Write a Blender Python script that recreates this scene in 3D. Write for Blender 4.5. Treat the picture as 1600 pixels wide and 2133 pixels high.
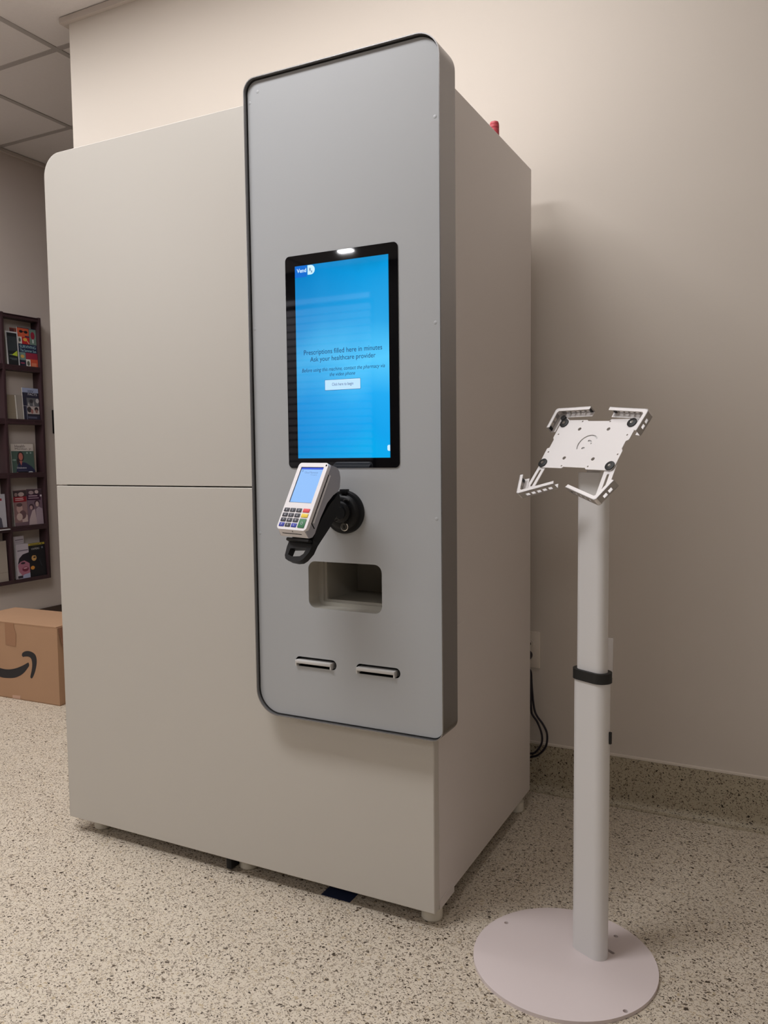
import bpy, bmesh, math, random
from mathutils import Vector, Matrix

for o in list(bpy.data.objects):
    bpy.data.objects.remove(o)
S = bpy.context.scene
COL = S.collection
random.seed(7)

# ------------------------------------------------------------------ camera
cd = bpy.data.cameras.new('camera'); cam = bpy.data.objects.new('camera', cd); COL.objects.link(cam)
cd.sensor_fit = 'HORIZONTAL'; cd.sensor_width = 36.0; cd.lens = 1675.79 * 36.0 / 1600.0
cd.clip_start = 0.02; cd.clip_end = 60
CR = Vector((0.89167947, 0.45253714, -0.01085639)); CU = Vector((-0.0228478, 0.06894601, 0.99735872))
CF = Vector((-0.45209037, 0.88907625, -0.07181722))
cam.matrix_world = Matrix(((CR.x, CU.x, -CF.x, 0.7552749), (CR.y, CU.y, -CF.y, -1.73692161), (CR.z, CU.z, -CF.z, 1.15), (0, 0, 0, 1)))
S.camera = cam

# ------------------------------------------------------------------ world, exposure
w = bpy.data.worlds.new('world'); S.world = w; w.use_nodes = True
w.node_tree.nodes['Background'].inputs[0].default_value = (0.9, 0.93, 1.0, 1)
w.node_tree.nodes['Background'].inputs[1].default_value = 0.05
S.view_settings.view_transform = 'Standard'; S.view_settings.look = 'None'
S.view_settings.exposure = 0.07; S.view_settings.gamma = 1.0; S.view_settings.use_curve_mapping = False

# ceiling troffers, the last two added as unseen fill: (x, y, length x, length y, watts)
LIGHTS = [(-1.62, 0.05, 1.26, 0.6, 7.5), (-0.25, 0.05, 1.26, 0.6, 9.5), (-0.85, -1.15, 1.26, 0.6, 36.0), (-2.95, 0.0, 0.6, 1.26, 26.0), (-3.0, -5.05, 0.24, 0.16, 7.0), (-4.7, -4.5, 0.6, 1.26, 50.0), (1.75, -3.9, 1.26, 0.6, 14.0)]
LIGHT_COL = (1.0, 0.997, 1.03)
CEIL = 3.053
YW = 0.8937      # face of the back wall

# ------------------------------------------------------------------ materials
def lin(c):
    return tuple(((v / 255.0) / 12.92 if v / 255.0 <= 0.04045 else ((v / 255.0 + 0.055) / 1.055) ** 2.4) for v in c) + (1.0,)

def mat(name, rgb, rough=0.5, metal=0.0, spec=0.5, noise=None, bump=None, emit=None, coat=0.0):
    m = bpy.data.materials.new(name); m.use_nodes = True
    nt = m.node_tree; b = nt.nodes['Principled BSDF']
    col = lin(rgb)
    b.inputs['Base Color'].default_value = col
    b.inputs['Roughness'].default_value = rough
    b.inputs['Metallic'].default_value = metal
    b.inputs['Specular IOR Level'].default_value = spec
    b.inputs['Coat Weight'].default_value = coat
    tc = nt.nodes.new('ShaderNodeTexCoord')
    if noise:
        sc, amt = noise
        n = nt.nodes.new('ShaderNodeTexNoise'); n.inputs['Scale'].default_value = sc; n.inputs['Detail'].default_value = 4
        r = nt.nodes.new('ShaderNodeMapRange'); r.inputs[3].default_value = 1 - amt; r.inputs[4].default_value = 1 + amt
        x = nt.nodes.new('ShaderNodeMix'); x.data_type = 'RGBA'; x.blend_type = 'MULTIPLY'; x.inputs[0].default_value = 1
        x.inputs[6].default_value = col
        nt.links.new(tc.outputs['Object'], n.inputs[0]); nt.links.new(n.outputs[0], r.inputs[0]); nt.links.new(r.outputs[0], x.inputs[7])
        nt.links.new(x.outputs[2], b.inputs['Base Color'])
    if bump:
        sc, st = bump
        n2 = nt.nodes.new('ShaderNodeTexNoise'); n2.inputs['Scale'].default_value = sc; n2.inputs['Detail'].default_value = 3
        bu = nt.nodes.new('ShaderNodeBump'); bu.inputs['Strength'].default_value = st; bu.inputs['Distance'].default_value = 0.001
        nt.links.new(tc.outputs['Object'], n2.inputs[0]); nt.links.new(n2.outputs[0], bu.inputs['Height']); nt.links.new(bu.outputs[0], b.inputs['Normal'])
    if emit:
        b.inputs['Emission Color'].default_value = lin(emit[0]); b.inputs['Emission Strength'].default_value = emit[1]
    return m

def terrazzo(name, base, tint2, chips, dens, rough):
    m = bpy.data.materials.new(name); m.use_nodes = True
    nt = m.node_tree; N = nt.nodes; L = nt.links; b = N['Principled BSDF']
    tc = N.new('ShaderNodeTexCoord')
    nz = N.new('ShaderNodeTexNoise'); nz.inputs['Scale'].default_value = 130; nz.inputs['Detail'].default_value = 1
    sub = N.new('ShaderNodeVectorMath'); sub.operation = 'SUBTRACT'; sub.inputs[1].default_value = (.5, .5, .5)
    sc = N.new('ShaderNodeVectorMath'); sc.operation = 'SCALE'; sc.inputs[3].default_value = 0.010
    ad = N.new('ShaderNodeVectorMath'); ad.operation = 'ADD'
    L.new(tc.outputs['Object'], nz.inputs[0]); L.new(nz.outputs['Color'], sub.inputs[0]); L.new(sub.outputs[0], sc.inputs[0])
    L.new(tc.outputs['Object'], ad.inputs[0]); L.new(sc.outputs[0], ad.inputs[1])
    sx = N.new('ShaderNodeSeparateXYZ'); L.new(ad.outputs[0], sx.inputs[0])
    yz = N.new('ShaderNodeMath'); yz.operation = 'ADD'; L.new(sx.outputs[1], yz.inputs[0]); L.new(sx.outputs[2], yz.inputs[1])
    cx = N.new('ShaderNodeCombineXYZ'); L.new(sx.outputs[0], cx.inputs[0]); L.new(yz.outputs[0], cx.inputs[1])
    mp0 = cx.outputs[0]
    big = N.new('ShaderNodeTexNoise'); big.inputs['Scale'].default_value = 9; L.new(tc.outputs['Object'], big.inputs[0])
    mx = N.new('ShaderNodeMix'); mx.data_type = 'RGBA'; mx.inputs[6].default_value = lin(base); mx.inputs[7].default_value = lin(tint2)
    L.new(big.outputs[0], mx.inputs[0]); cur = mx.outputs[2]
    for k, (scale, rad, frac) in enumerate(dens):
        mp = N.new('ShaderNodeMapping'); mp.inputs['Rotation'].default_value = (0, 0, 0.5 + 0.9 * k)
        mp.inputs['Scale'].default_value = (1.0, 1.75, 1.0); mp.inputs['Location'].default_value = (3.1 * k, 1.7 * k, 0.37 * k + .11)
        L.new(mp0, mp.inputs[0])
        vo = N.new('ShaderNodeTexVoronoi'); vo.inputs['Scale'].default_value = scale; vo.voronoi_dimensions = '2D'
        L.new(mp.outputs[0], vo.inputs[0])
        sp = N.new('ShaderNodeSeparateColor'); L.new(vo.outputs['Color'], sp.inputs[0])
        thr = N.new('ShaderNodeMapRange'); thr.inputs[1].default_value = 1 - frac; thr.inputs[2].default_value = 1; thr.inputs[3].default_value = 0.4 * rad; thr.inputs[4].default_value = rad
        L.new(sp.outputs[0], thr.inputs[0])
        gate = N.new('ShaderNodeMath'); gate.operation = 'GREATER_THAN'; gate.inputs[1].default_value = 1 - frac; L.new(sp.outputs[0], gate.inputs[0])
        le = N.new('ShaderNodeMath'); le.operation = 'LESS_THAN'; L.new(vo.outputs['Distance'], le.inputs[0]); L.new(thr.outputs[0], le.inputs[1])
        mu = N.new('ShaderNodeMath'); mu.operation = 'MULTIPLY'; L.new(gate.outputs[0], mu.inputs[0]); L.new(le.outputs[0], mu.inputs[1])
        cr = N.new('ShaderNodeValToRGB'); cr.color_ramp.interpolation = 'CONSTANT'
        els = cr.color_ramp.elements
        while len(els) < len(chips): els.new(0.5)
        for i, c in enumerate(chips):
            els[i].position = i / len(chips); els[i].color = lin(c)
        L.new(sp.outputs[1], cr.inputs[0])
        m2 = N.new('ShaderNodeMix'); m2.data_type = 'RGBA'; L.new(mu.outputs[0], m2.inputs[0]); L.new(cur, m2.inputs[6]); L.new(cr.outputs[0], m2.inputs[7])
        cur = m2.outputs[2]
    L.new(cur, b.inputs['Base Color']); b.inputs['Roughness'].default_value = rough; b.inputs['Specular IOR Level'].default_value = 0.35
    return m

M = {}
M['wall_dark'] = mat('wall darkened for reflection', (84, 78, 76), 0.8)  # unseen front wall, darkened so the bezel glass reflects less
M['base_dark'] = mat('dark base', (74, 58, 50), 0.6)
M['trim'] = mat('wall angle', (196, 186, 178), 0.6)
M['wall'] = mat('painted wall beige', (201, 192, 182), 0.75, noise=(1.2, 0.012), bump=(180, 0.12))
M['wall_dim'] = mat('painted wall taupe', (206, 194, 186), 0.75, noise=(1.2, 0.012), bump=(180, 0.12))
M['ceil'] = mat('ceiling tile', (224, 219, 217), 0.9, noise=(60, 0.03), bump=(160, 0.4))
M['tbar'] = mat('ceiling grid metal', (172, 166, 163), 0.55)
M['floor'] = terrazzo('terrazzo floor', (206, 196, 180), (198, 186, 168),
    [(142, 130, 114), (84, 72, 60), (164, 152, 134), (114, 102, 88), (176, 160, 134), (66, 56, 46), (150, 138, 124)],
    [(230, 0.44, 0.50), (140, 0.40, 0.50), (85, 0.36, 0.34), (52, 0.30, 0.10)], 0.42)
M['cove'] = terrazzo('terrazzo cove', (176, 164, 142), (164, 154, 134),
    [(60, 50, 42), (96, 84, 70), (40, 34, 30), (130, 116, 98), (74, 64, 52)],
    [(220, 0.40, 0.35), (130, 0.36, 0.36), (80, 0.30, 0.18)], 0.45)
M['door'] = mat('cream powder coat', (194, 189, 181), 0.38, noise=(2.0, 0.006), spec=0.45)
M['side'] = mat('cream side sheet', (212, 205, 201), 0.42, noise=(2.0, 0.008), spec=0.45)
M['grey'] = mat('grey panel paint', (174, 176, 178), 0.42, noise=(3.0, 0.006), spec=0.4)
M['steel'] = mat('brushed steel band', (146, 144, 144), 0.26, metal=0.85, noise=(7.0, 0.05))
M['recess'] = mat('grey recess plastic', (176, 172, 162), 0.55)
M['black'] = mat('black void', (8, 8, 8), 0.8, spec=0.1)
M['glass'] = mat('black glass bezel', (6, 6, 9), 0.03, spec=0.5)
M['bplastic'] = mat('black plastic', (12, 12, 15), 0.45, spec=0.3)
M['rubber'] = mat('black rubber', (16, 16, 16), 0.55)
M['white'] = mat('white powder coat', (232, 228, 227), 0.4)
M['lip'] = mat('pale slot lip', (198, 196, 193), 0.35)
M['foot'] = mat('off white foot', (206, 200, 186), 0.5)
M['wallshade'] = mat('shaded bracket wall', (168, 163, 160), 0.5)  # shade on the white bracket walls, put into the colour
M['chrome'] = mat('nickel', (205, 203, 198), 0.22, metal=1.0)
M['postp'] = mat('silver grey post', (212, 210, 209), 0.36, metal=0.0)
M['basep'] = mat('light grey base', (214, 202, 201), 0.42)
M['term_w'] = mat('terminal white', (226, 222, 224), 0.35)
M['term_g'] = mat('terminal grey side', (158, 158, 166), 0.38)
M['key'] = mat('dark key', (58, 58, 66), 0.5)
M['key_r'] = mat('red key', (214, 74, 80), 0.5); M['key_y'] = mat('yellow key', (226, 196, 66), 0.5)
M['key_g'] = mat('green key', (56, 116, 78), 0.5); M['key_b'] = mat('blue key', (52, 62, 160), 0.5)
M['keytxt'] = mat('key print', (190, 190, 200), 0.6)
M['tscreen'] = mat('terminal screen', (20, 30, 50), 0.1, emit=((150, 196, 252), 0.92))
M['tbarblue'] = mat('screen status bar', (20, 30, 50), 0.1, emit=((60, 90, 215), 0.9))
M['ttext'] = mat('screen text', (20, 40, 60), 0.4, emit=((84, 118, 164), 0.8))
M['navy'] = mat('ui dark text', (8, 30, 60), 0.4, emit=((2, 46, 92), 1.0))
M['navyblk'] = mat('ui button text', (20, 30, 50), 0.4, emit=((30, 40, 66), 1.0))
M['uiwhite'] = mat('ui white', (40, 60, 90), 0.3, emit=((198, 232, 255), 1.0))
M['uibtn'] = mat('ui button', (40, 60, 90), 0.3, emit=((186, 222, 252), 1.0))
M['uiblue'] = mat('ui banner blue', (5, 20, 60), 0.1, emit=((6, 104, 200), 1.0))
M['wood'] = mat('dark mahogany', (58, 38, 42), 0.45, noise=(14, 0.15))
M['card'] = mat('cardboard', (164, 128, 98), 0.8, noise=(8, 0.04), bump=(90, 0.2))
M['card_d'] = mat('cardboard inner', (124, 84, 62), 0.85, noise=(8, 0.05))
M['tape'] = mat('brown packing tape', (150, 110, 82), 0.35); M['tape2'] = mat('pale packing tape', (186, 150, 128), 0.35)
M['ink'] = mat('black ink', (26, 24, 28), 0.6)
M['plate'] = mat('ivory outlet plate', (214, 204, 192), 0.4)
M['platew'] = mat('white outlet plate', (226, 222, 220), 0.35)
M['cable'] = mat('black purple cable', (22, 15, 30), 0.45)
M['red'] = mat('red rubber', (176, 66, 76), 0.5)
M['bluetape'] = mat('blue tape', (22, 34, 66), 0.6)
M['blind'] = mat('blind slat', (238, 238, 250), 0.6)
M['night'] = mat('dark window glass', (4, 5, 8), 0.05)
M['diff'] = mat('light diffuser', (240, 240, 240), 0.5, emit=((255, 250, 240), 3.0))

def screen_mat():
    m = bpy.data.materials.new('display picture'); m.use_nodes = True
    nt = m.node_tree; N = nt.nodes; L = nt.links; b = N['Principled BSDF']
    b.inputs['Base Color'].default_value = (0.003, 0.005, 0.008, 1); b.inputs['Roughness'].default_value = 0.03
    tc = N.new('ShaderNodeTexCoord'); sep = N.new('ShaderNodeSeparateXYZ'); L.new(tc.outputs['Generated'], sep.inputs[0])
    nz = N.new('ShaderNodeTexNoise'); nz.inputs['Scale'].default_value = 2.1; nz.inputs['Detail'].default_value = 1.5; L.new(tc.outputs['Generated'], nz.inputs[0])
    r1 = N.new('ShaderNodeValToRGB'); e = r1.color_ramp.elements
    e[0].position = 0; e[0].color = lin((0, 138, 200)); e[1].position = 1; e[1].color = lin((0, 166, 232))
    for p, c in ((0.05, (0, 150, 218)), (0.28, (40, 164, 228)), (0.50, (84, 198, 250)), (0.72, (30, 168, 238)), (0.9, (10, 160, 232))):
        x = e.new(p); x.color = lin(c)
    fl = N.new('ShaderNodeMath'); fl.operation = 'MULTIPLY_ADD'; fl.inputs[1].default_value = 0.30; fl.inputs[2].default_value = -0.15
    L.new(nz.outputs[0], fl.inputs[0]); inv = N.new('ShaderNodeMath'); inv.operation = 'SUBTRACT'; inv.inputs[0].default_value = 1.0; L.new(sep.outputs[2], inv.inputs[1])
    a = N.new('ShaderNodeMath'); a.operation = 'ADD'; L.new(inv.outputs[0], a.inputs[0]); L.new(fl.outputs[0], a.inputs[1]); L.new(a.outputs[0], r1.inputs[0])
    r2 = N.new('ShaderNodeValToRGB'); e = r2.color_ramp.elements
    e[0].position = 0; e[0].color = (0.55, 0.68, 0.78, 1); e[1].position = 0.75; e[1].color = (1, 1, 1, 1); L.new(sep.outputs[0], r2.inputs[0])
    mx = N.new('ShaderNodeMix'); mx.data_type = 'RGBA'; mx.blend_type = 'MULTIPLY'; mx.inputs[0].default_value = 1
    L.new(r1.outputs[0], mx.inputs[6]); L.new(r2.outputs[0], mx.inputs[7]); L.new(mx.outputs[2], b.inputs['Emission Color'])
    b.inputs['Emission Strength'].default_value = 1.0
    return m
M['display'] = screen_mat()

# ------------------------------------------------------------------ mesh helpers
class MB:
    def __init__(s, mats, T=None):
        s.v = []; s.f = []; s.m = []; s.mats = mats if isinstance(mats, list) else [mats]; s.T = T; s.smooth = []
    def add(s, vs, fs, mi=0, T=None, smooth=False):
        n = len(s.v); TT = T if T is not None else s.T
        for p in vs:
            p = Vector(p); s.v.append(TT @ p if TT is not None else p)
        for f in fs:
            s.f.append([n + i for i in f]); s.m.append(mi); s.smooth.append(smooth)
        return s
    def box(s, x0, x1, y0, y1, z0, z1, mi=0, T=None, bev=0.0, seg=2):
        if bev <= 0:
            vs = [(x, y, z) for x in (x0, x1) for y in (y0, y1) for z in (z0, z1)]
            return s.add(vs, [(0, 1, 3, 2), (4, 6, 7, 5), (0, 4, 5, 1), (2, 3, 7, 6), (0, 2, 6, 4), (1, 5, 7, 3)], mi, T)
        bm = bmesh.new(); bmesh.ops.create_cube(bm, size=1)
        for v in bm.verts:
            v.co = Vector(((x0 + x1) / 2 + v.co.x * (x1 - x0), (y0 + y1) / 2 + v.co.y * (y1 - y0), (z0 + z1) / 2 + v.co.z * (z1 - z0)))
        bmesh.ops.bevel(bm, geom=bm.edges[:], offset=bev, segments=seg, profile=0.5, affect='EDGES')
        bm.verts.index_update()
        s.add([v.co.copy() for v in bm.verts], [[v.index for v in f.verts] for f in bm.faces], mi, T, True); bm.free(); return s
    def plate(s, outer, holes, t0, t1, mi=0, T=None, axes='xyz', smooth=False):
        """outline in 2D (a,b), thickness along c; axes says which coordinate is a, b, c"""
        bm = bmesh.new(); loops = []
        for lp in [outer] + list(holes):
            vs = [bm.verts.new((a, b, 0)) for a, b in lp]
            for i in range(len(vs)): bm.edges.new((vs[i], vs[(i + 1) % len(vs)]))
            loops.append([v for v in vs])
        bmesh.ops.triangle_fill(bm, use_beauty=True, use_dissolve=False, edges=bm.edges[:], normal=(0, 0, 1))
        bm.verts.index_update(); n = len(bm.verts)
        P2 = [(v.co.x, v.co.y) for v in bm.verts]
        tris = [[v.index for v in f.verts] for f in bm.faces]
        li = [[v.index for v in l] for l in loops]; bm.free()
        def mk(a, b, c):
            d = {axes[0]: a, axes[1]: b, axes[2]: c}; return (d['x'], d['y'], d['z'])
        vs = [mk(a, b, t0) for a, b in P2] + [mk(a, b, t1) for a, b in P2]
        fs = [t for t in tris] + [[i + n for i in reversed(t)] for t in tris]
        s.add(vs, fs, mi, T, False)
        for l in li:
            ring = [mk(*P2[i], t0) for i in l] + [mk(*P2[i], t1) for i in l]; k = len(l)
            s.add(ring, [(i, (i + 1) % k, k + (i + 1) % k, k + i) for i in range(k)], mi, T, smooth)
        return s
    def tube(s, pts, r, n=10, mi=0, T=None, closed=False, cap=True):
        pts = [Vector(p) for p in pts]; rings = []; vs = []
        up = Vector((0.123, 0.31, 0.94)).normalized()
        for i, p in enumerate(pts):
            d = (pts[min(i + 1, len(pts) - 1)] - pts[max(i - 1, 0)]).normalized()
            a = d.cross(up).normalized()
            b = d.cross(a).normalized(); up = a.cross(d).normalized()
            rr = r[i] if isinstance(r, (list, tuple)) else r
            for k in range(n):
                t = 2 * math.pi * k / n; vs.append(p + a * math.cos(t) * rr + b * math.sin(t) * rr)
        fs = [(i * n + k, i * n + (k + 1) % n, (i + 1) * n + (k + 1) % n, (i + 1) * n + k) for i in range(len(pts) - 1) for k in range(n)]
        s.add(vs, fs, mi, T, True)
        if cap:
            s.add(vs[:n], [list(range(n))], mi, T); s.add(vs[-n:], [list(range(n))], mi, T)
        return s
    def lathe(s, prof, origin=(0, 0, 0), axis='z', n=40, mi=0, T=None):
        """prof: (radius, height) along axis from origin"""
        o = Vector(origin); A = {'x': (Vector((0, 1, 0)), Vector((0, 0, 1)), Vector((1, 0, 0))), 'y': (Vector((1, 0, 0)), Vector((0, 0, 1)), Vector((0, 1, 0))), 'z': (Vector((1, 0, 0)), Vector((0, 1, 0)), Vector((0, 0, 1)))}[axis]
        vs = []
        for r, h in prof:
            for k in range(n):
                t = 2 * math.pi * k / n; vs.append(o + A[0] * math.cos(t) * r + A[1] * math.sin(t) * r + A[2] * h)
        m = len(prof)
        for i in range(m - 1):                      # separate bands keep hard edges crisp
            seg = vs[i * n:(i + 2) * n]
            s.add(seg, [(k, (k + 1) % n, n + (k + 1) % n, n + k) for k in range(n)], mi, T, True)
        if prof[0][0] > 1e-6: s.add(vs[:n], [list(range(n))], mi, T)
        if prof[-1][0] > 1e-6: s.add(vs[-n:], [list(range(n))], mi, T)
        return s
    def build(s, name, parent=None, merge=True):
        off = Vector((0, 0, 0)); p = parent
        while p is not None: off += p.location; p = p.parent
        me = bpy.data.meshes.new(name)
        me.from_pydata([tuple(v - off) for v in s.v], [], s.f)
        for mm in s.mats: me.materials.append(M[mm])
        for i, pl in enumerate(me.polygons):
            pl.material_index = s.m[i]; pl.use_smooth = s.smooth[i]
        if merge:
            bm = bmesh.new(); bm.from_mesh(me)
            bmesh.ops.remove_doubles(bm, verts=bm.verts[:], dist=1e-6)
            bmesh.ops.recalc_face_normals(bm, faces=bm.faces[:]); bm.to_mesh(me); bm.free()
            me.set_sharp_from_angle(angle=math.radians(35))
        o = bpy.data.objects.new(name, me); COL.objects.link(o)
        if parent: o.parent = parent
        return o

def tag(o, label=None, cat=None, group=None, kind=None):
    if label: o['label'] = label
    if cat: o['category'] = cat
    if group: o['group'] = group
    if kind: o['kind'] = kind
    return o
def thing(name, loc, label, cat, group=None):
    o = bpy.data.objects.new(name, None); COL.objects.link(o); o.location = loc; o.empty_display_size = 0.1
    return tag(o, label, cat, group)

def rrect(x0, x1, y0, y1, r, n=8):
    """rounded rectangle, r = radius or (BL, BR, TR, TL)"""
    if not isinstance(r, (tuple, list)): r = (r,) * 4
    out = []
    for (cx, cy, a0, rr) in ((x0 + r[0], y0 + r[0], math.pi, r[0]), (x1 - r[1], y0 + r[1], 1.5 * math.pi, r[1]), (x1 - r[2], y1 - r[2], 0, r[2]), (x0 + r[3], y1 - r[3], .5 * math.pi, r[3])):
        if rr < 1e-6: out.append((cx, cy)); continue
        for k in range(n + 1):
            a = a0 + .5 * math.pi * k / n; out.append((cx + rr * math.cos(a), cy + rr * math.sin(a)))
    return out
def circ(cx, cy, r, n=20, ry=None):
    return [(cx + r * math.cos(2 * math.pi * k / n), cy + (ry or r) * math.sin(2 * math.pi * k / n)) for k in range(n)]
def frame(O, X, Y, Z):
    X, Y, Z, O = Vector(X), Vector(Y), Vector(Z), Vector(O)
    return Matrix(((X.x, Y.x, Z.x, O.x), (X.y, Y.y, Z.y, O.y), (X.z, Y.z, Z.z, O.z), (0, 0, 0, 1)))

_tx = {}
def text_geo(body, shear=0.0, bold=0.0, spacing=1.0):
    k = (body, shear, bold, spacing)
    if k in _tx: return _tx[k]
    c = bpy.data.curves.new('t', 'FONT'); c.body = body; c.shear = shear; c.offset = bold; c.resolution_u = 3; c.space_character = spacing
    o = bpy.data.objects.new('t', c); COL.objects.link(o)
    dg = bpy.context.evaluated_depsgraph_get(); dg.update()
    me = bpy.data.meshes.new_from_object(o.evaluated_get(dg))
    vs = [v.co.copy() for v in me.vertices]; fs = [list(p.vertices) for p in me.polygons]
    bpy.data.objects.remove(o); bpy.data.curves.remove(c); bpy.data.meshes.remove(me)
    x0 = min(v.x for v in vs); x1 = max(v.x for v in vs); y0 = min(v.y for v in vs); y1 = max(v.y for v in vs)
    _tx[k] = (vs, fs, x0, x1, y0, y1); return _tx[k]
def add_text(mb, body, T, x0, x1, y0, y1, mi=0, z=0.0, **kw):
    """flat text filling the box x0..x1, y0..y1 of frame T (x right, y up, z out)"""
    vs, fs, a0, a1, b0, b1 = text_geo(body, **kw)
    mb.add([((v.x - a0) / (a1 - a0) * (x1 - x0) + x0, (v.y - b0) / (b1 - b0) * (y1 - y0) + y0, z) for v in vs], fs, mi, T)

# ------------------------------------------------------------------ the setting
def struct(o): return tag(o, kind='structure')
XL, XR, YN, YF = -3.64, 2.6, -5.6, 3.6
struct(MB('floor').box(-5.6, XR + .1, YN - .1, YF + .1, -0.06, 0).build('floor'))
struct(MB('wall').box(-2.09, XR, YW, YW + 0.14, 0, CEIL + .02).build('wall_back'))
struct(MB('wall_dim').box(XL - .12, XL, 0.4, YF, 0, CEIL + .02).build('wall_left'))
struct(MB('wall').box(XR, XR + .1, YN, YF, 0, CEIL + .02).build('wall_right'))
struct(MB('wall_dim').box(XL, XR, YF, YF + .1, 0, CEIL + .02).build('wall_far'))
struct(MB('wall').box(-5.5, -5.4, YN, 0.4, 0, CEIL + .02).build('wall_near_left'))
struct(MB('wall').box(-5.4, XL - .12, 0.4, 0.5, 0, CEIL + .02).build('wall_return'))
# front wall (behind the camera) with a window opening
fw = MB('wall_dark').plate([(-5.5, 0), (XR, 0), (XR, CEIL + .02), (-5.5, CEIL + .02)], [[(-4.9, .35), (-3.0, .35), (-3.0, 2.7), (-4.9, 2.7)]], YN - .1, YN, axes='xzy').build('wall_front'); struct(fw)
wn = struct(MB('night').box(-4.9, -3.0, YN - .09, YN - .07, .35, 2.7).build('window_1'))
bl = thing('window_blind', (-3.95, YN, 2.7), 'pale horizontal slatted blind over the dark window of the front wall', 'blind')
MB('blind').box(-4.9, -3.02, YN + .0, YN + .05, 2.7, 2.75).build('head_rail', bl)
sl = None
for k in range(31):
    z = 2.62 - k * 0.075
    if sl is None:
        a = math.radians(62); T = frame((-3.95, YN + .03, z), (1, 0, 0), (0, math.cos(a), math.sin(a)), (0, -math.sin(a), math.cos(a)))
        sl = MB('blind').box(-.93, .93, -.032, .032, -.001, .001, T=T).build('slat', bl)
    else:
        c = sl.copy(); COL.objects.link(c); c.parent = bl; c.location = (0, 0, -k * 0.075)

# terrazzo cove base with a quarter round at the floor, and the bead above it
prof = [(YW, 0.159), (YW - .010, 0.157), (YW - .011, 0.03)]
for k in range(1, 7):
    a = k / 6 * math.pi / 2; prof.append((YW - .011 - .026 * (1 - math.cos(a)), 0.03 - .028 * math.sin(a)))
prof += [(YW - .037, 0.0), (YW, 0.0)]
struct(MB('cove').plate(prof, [], -2.085, XR, axes='yzx').build('baseboard_back'))
tr = struct(MB('plate').box(-2.085, XR, YW - .009, YW + .001, 0.158, 0.1645).build('trim_2'))
struct(MB('base_dark').box(XL, XL + .011, .4, YF, 0, .159).build('baseboard_left'))
struct(MB('trim').box(-2.125, XR, YW - .022, YW + .001, CEIL - .028, CEIL - .004).build('trim_1'))
struct(MB('trim').box(-2.125, -2.0915, YW + .0012, YW + .15, CEIL - .028, CEIL - .004).build('trim_3'))
struct(MB('trim').box(XL - .001, XL + .022, .4, YF, CEIL - .022, CEIL - .004).build('trim_4'))
struct(MB('wall_dim').box(XL, XL + .02, 2.10, 2.2, 0, 2.1).build('trim_5'))
wbx = tag(MB('bplastic').box(XL, XL + .03, 2.056, 2.094, 1.31, 1.466, bev=.004).build('wall_reader'), 'thin black box on the dim left wall, just showing beside the cream machine', 'wall box')

# ceiling: tiles in a metal grid, troffers set into it
ceil = struct(MB('black').box(-5.5, XR + .1, YN - .1, YF + .1, CEIL + .06, CEIL + .1).build('ceiling'))
GX, GY, X0, Y0 = 0.656, 0.67, -2.354, 1.06
gxs = [X0 + GX * k for k in range(-5, 8)]; gys = [Y0 + GY * k for k in range(-10, 4)]
def lit(cx, cy):
    return any(abs(cx - l[0]) < l[2] / 2 + .0 and abs(cy - l[1]) < l[3] / 2 + .0 for l in LIGHTS)
tile = None
for x in gxs:
    for y in gys:
        cx, cy = x + GX / 2, y + GY / 2
        if lit(cx, cy) or cx - GX / 2 > XR or cx < -5.5 or (cx < XL - .1 and cy > .4) or (cy > YW - .1 and cy < YW + .05 and cx > -1.9): pass
        if lit(cx, cy): continue
        if tile is None:
            tile = MB('ceil').box(cx - GX / 2 + .012, cx + GX / 2 - .012, cy - GY / 2 + .012, cy + GY / 2 - .012, CEIL, CEIL + .015).build('ceiling_tile', ceil); t0 = (cx, cy)
        else:
            c = tile.copy(); COL.objects.link(c); c.parent = ceil; c.location = (cx - t0[0], cy - t0[1], 0)
for x in gxs: MB('tbar').box(x - .014, x + .014, YN, YF, CEIL - .004, CEIL + .02).build('grid_bar', ceil)
for y in gys: MB('tbar').box(-5.4, XR, y - .014, y + .014, CEIL - .0035, CEIL + .02).build('grid_bar', ceil)
for i, (x, y, lx, ly, wt) in enumerate(LIGHTS):
    where = ['above the left end of the cream machine', 'above the right end of the cream machine', 'in front of the cream machine', 'above the cardboard box corner', 'near the blinded window, the smallest one', 'added beside the blinded window to brighten its slats', 'added behind the camera as fill for the right side'][i]
    t = thing('ceiling_light', (x, y, CEIL - .004), 'recessed white ceiling troffer ' + where, 'ceiling light', 'ceiling troffers')
    MB('white').plate(rrect(x - lx / 2, x + lx / 2, y - ly / 2, y + ly / 2, 0), [rrect(x - lx / 2 + .04, x + lx / 2 - .04, y - ly / 2 + .04, y + ly / 2 - .04, 0)], CEIL - .012, CEIL + .05).build('frame', t)
    MB('diff').box(x - lx / 2 + .04, x + lx / 2 - .04, y - ly / 2 + .04, y + ly / 2 - .04, CEIL, CEIL + .01).build('diffuser', t)
    ld = bpy.data.lights.new('troffer', 'AREA'); ld.shape = 'RECTANGLE'; ld.size = lx - .1; ld.size_y = ly - .1; ld.energy = wt; ld.color = LIGHT_COL
    lo = bpy.data.objects.new('troffer_lamp', ld); COL.objects.link(lo); lo.parent = t; lo.location = (0, 0, -.012)

# ------------------------------------------------------------------ the vending machine
vm_loc0 = Vector((-1.249 / 2, 0.4, 0))
WM, HM, DM, ZB = 1.249, 2.043, 0.80, 0.025
vm = thing('vending_machine', (-WM / 2, 0.4, 0), 'tall cream steel prescription vending machine with a raised grey front panel', 'vending machine')
def soft_edge(o, w_=.0026):
    b_ = o.modifiers.new('soft edges', 'BEVEL'); b_.width = w_; b_.segments = 2; b_.limit_method = 'ANGLE'; b_.angle_limit = math.radians(50)
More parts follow.
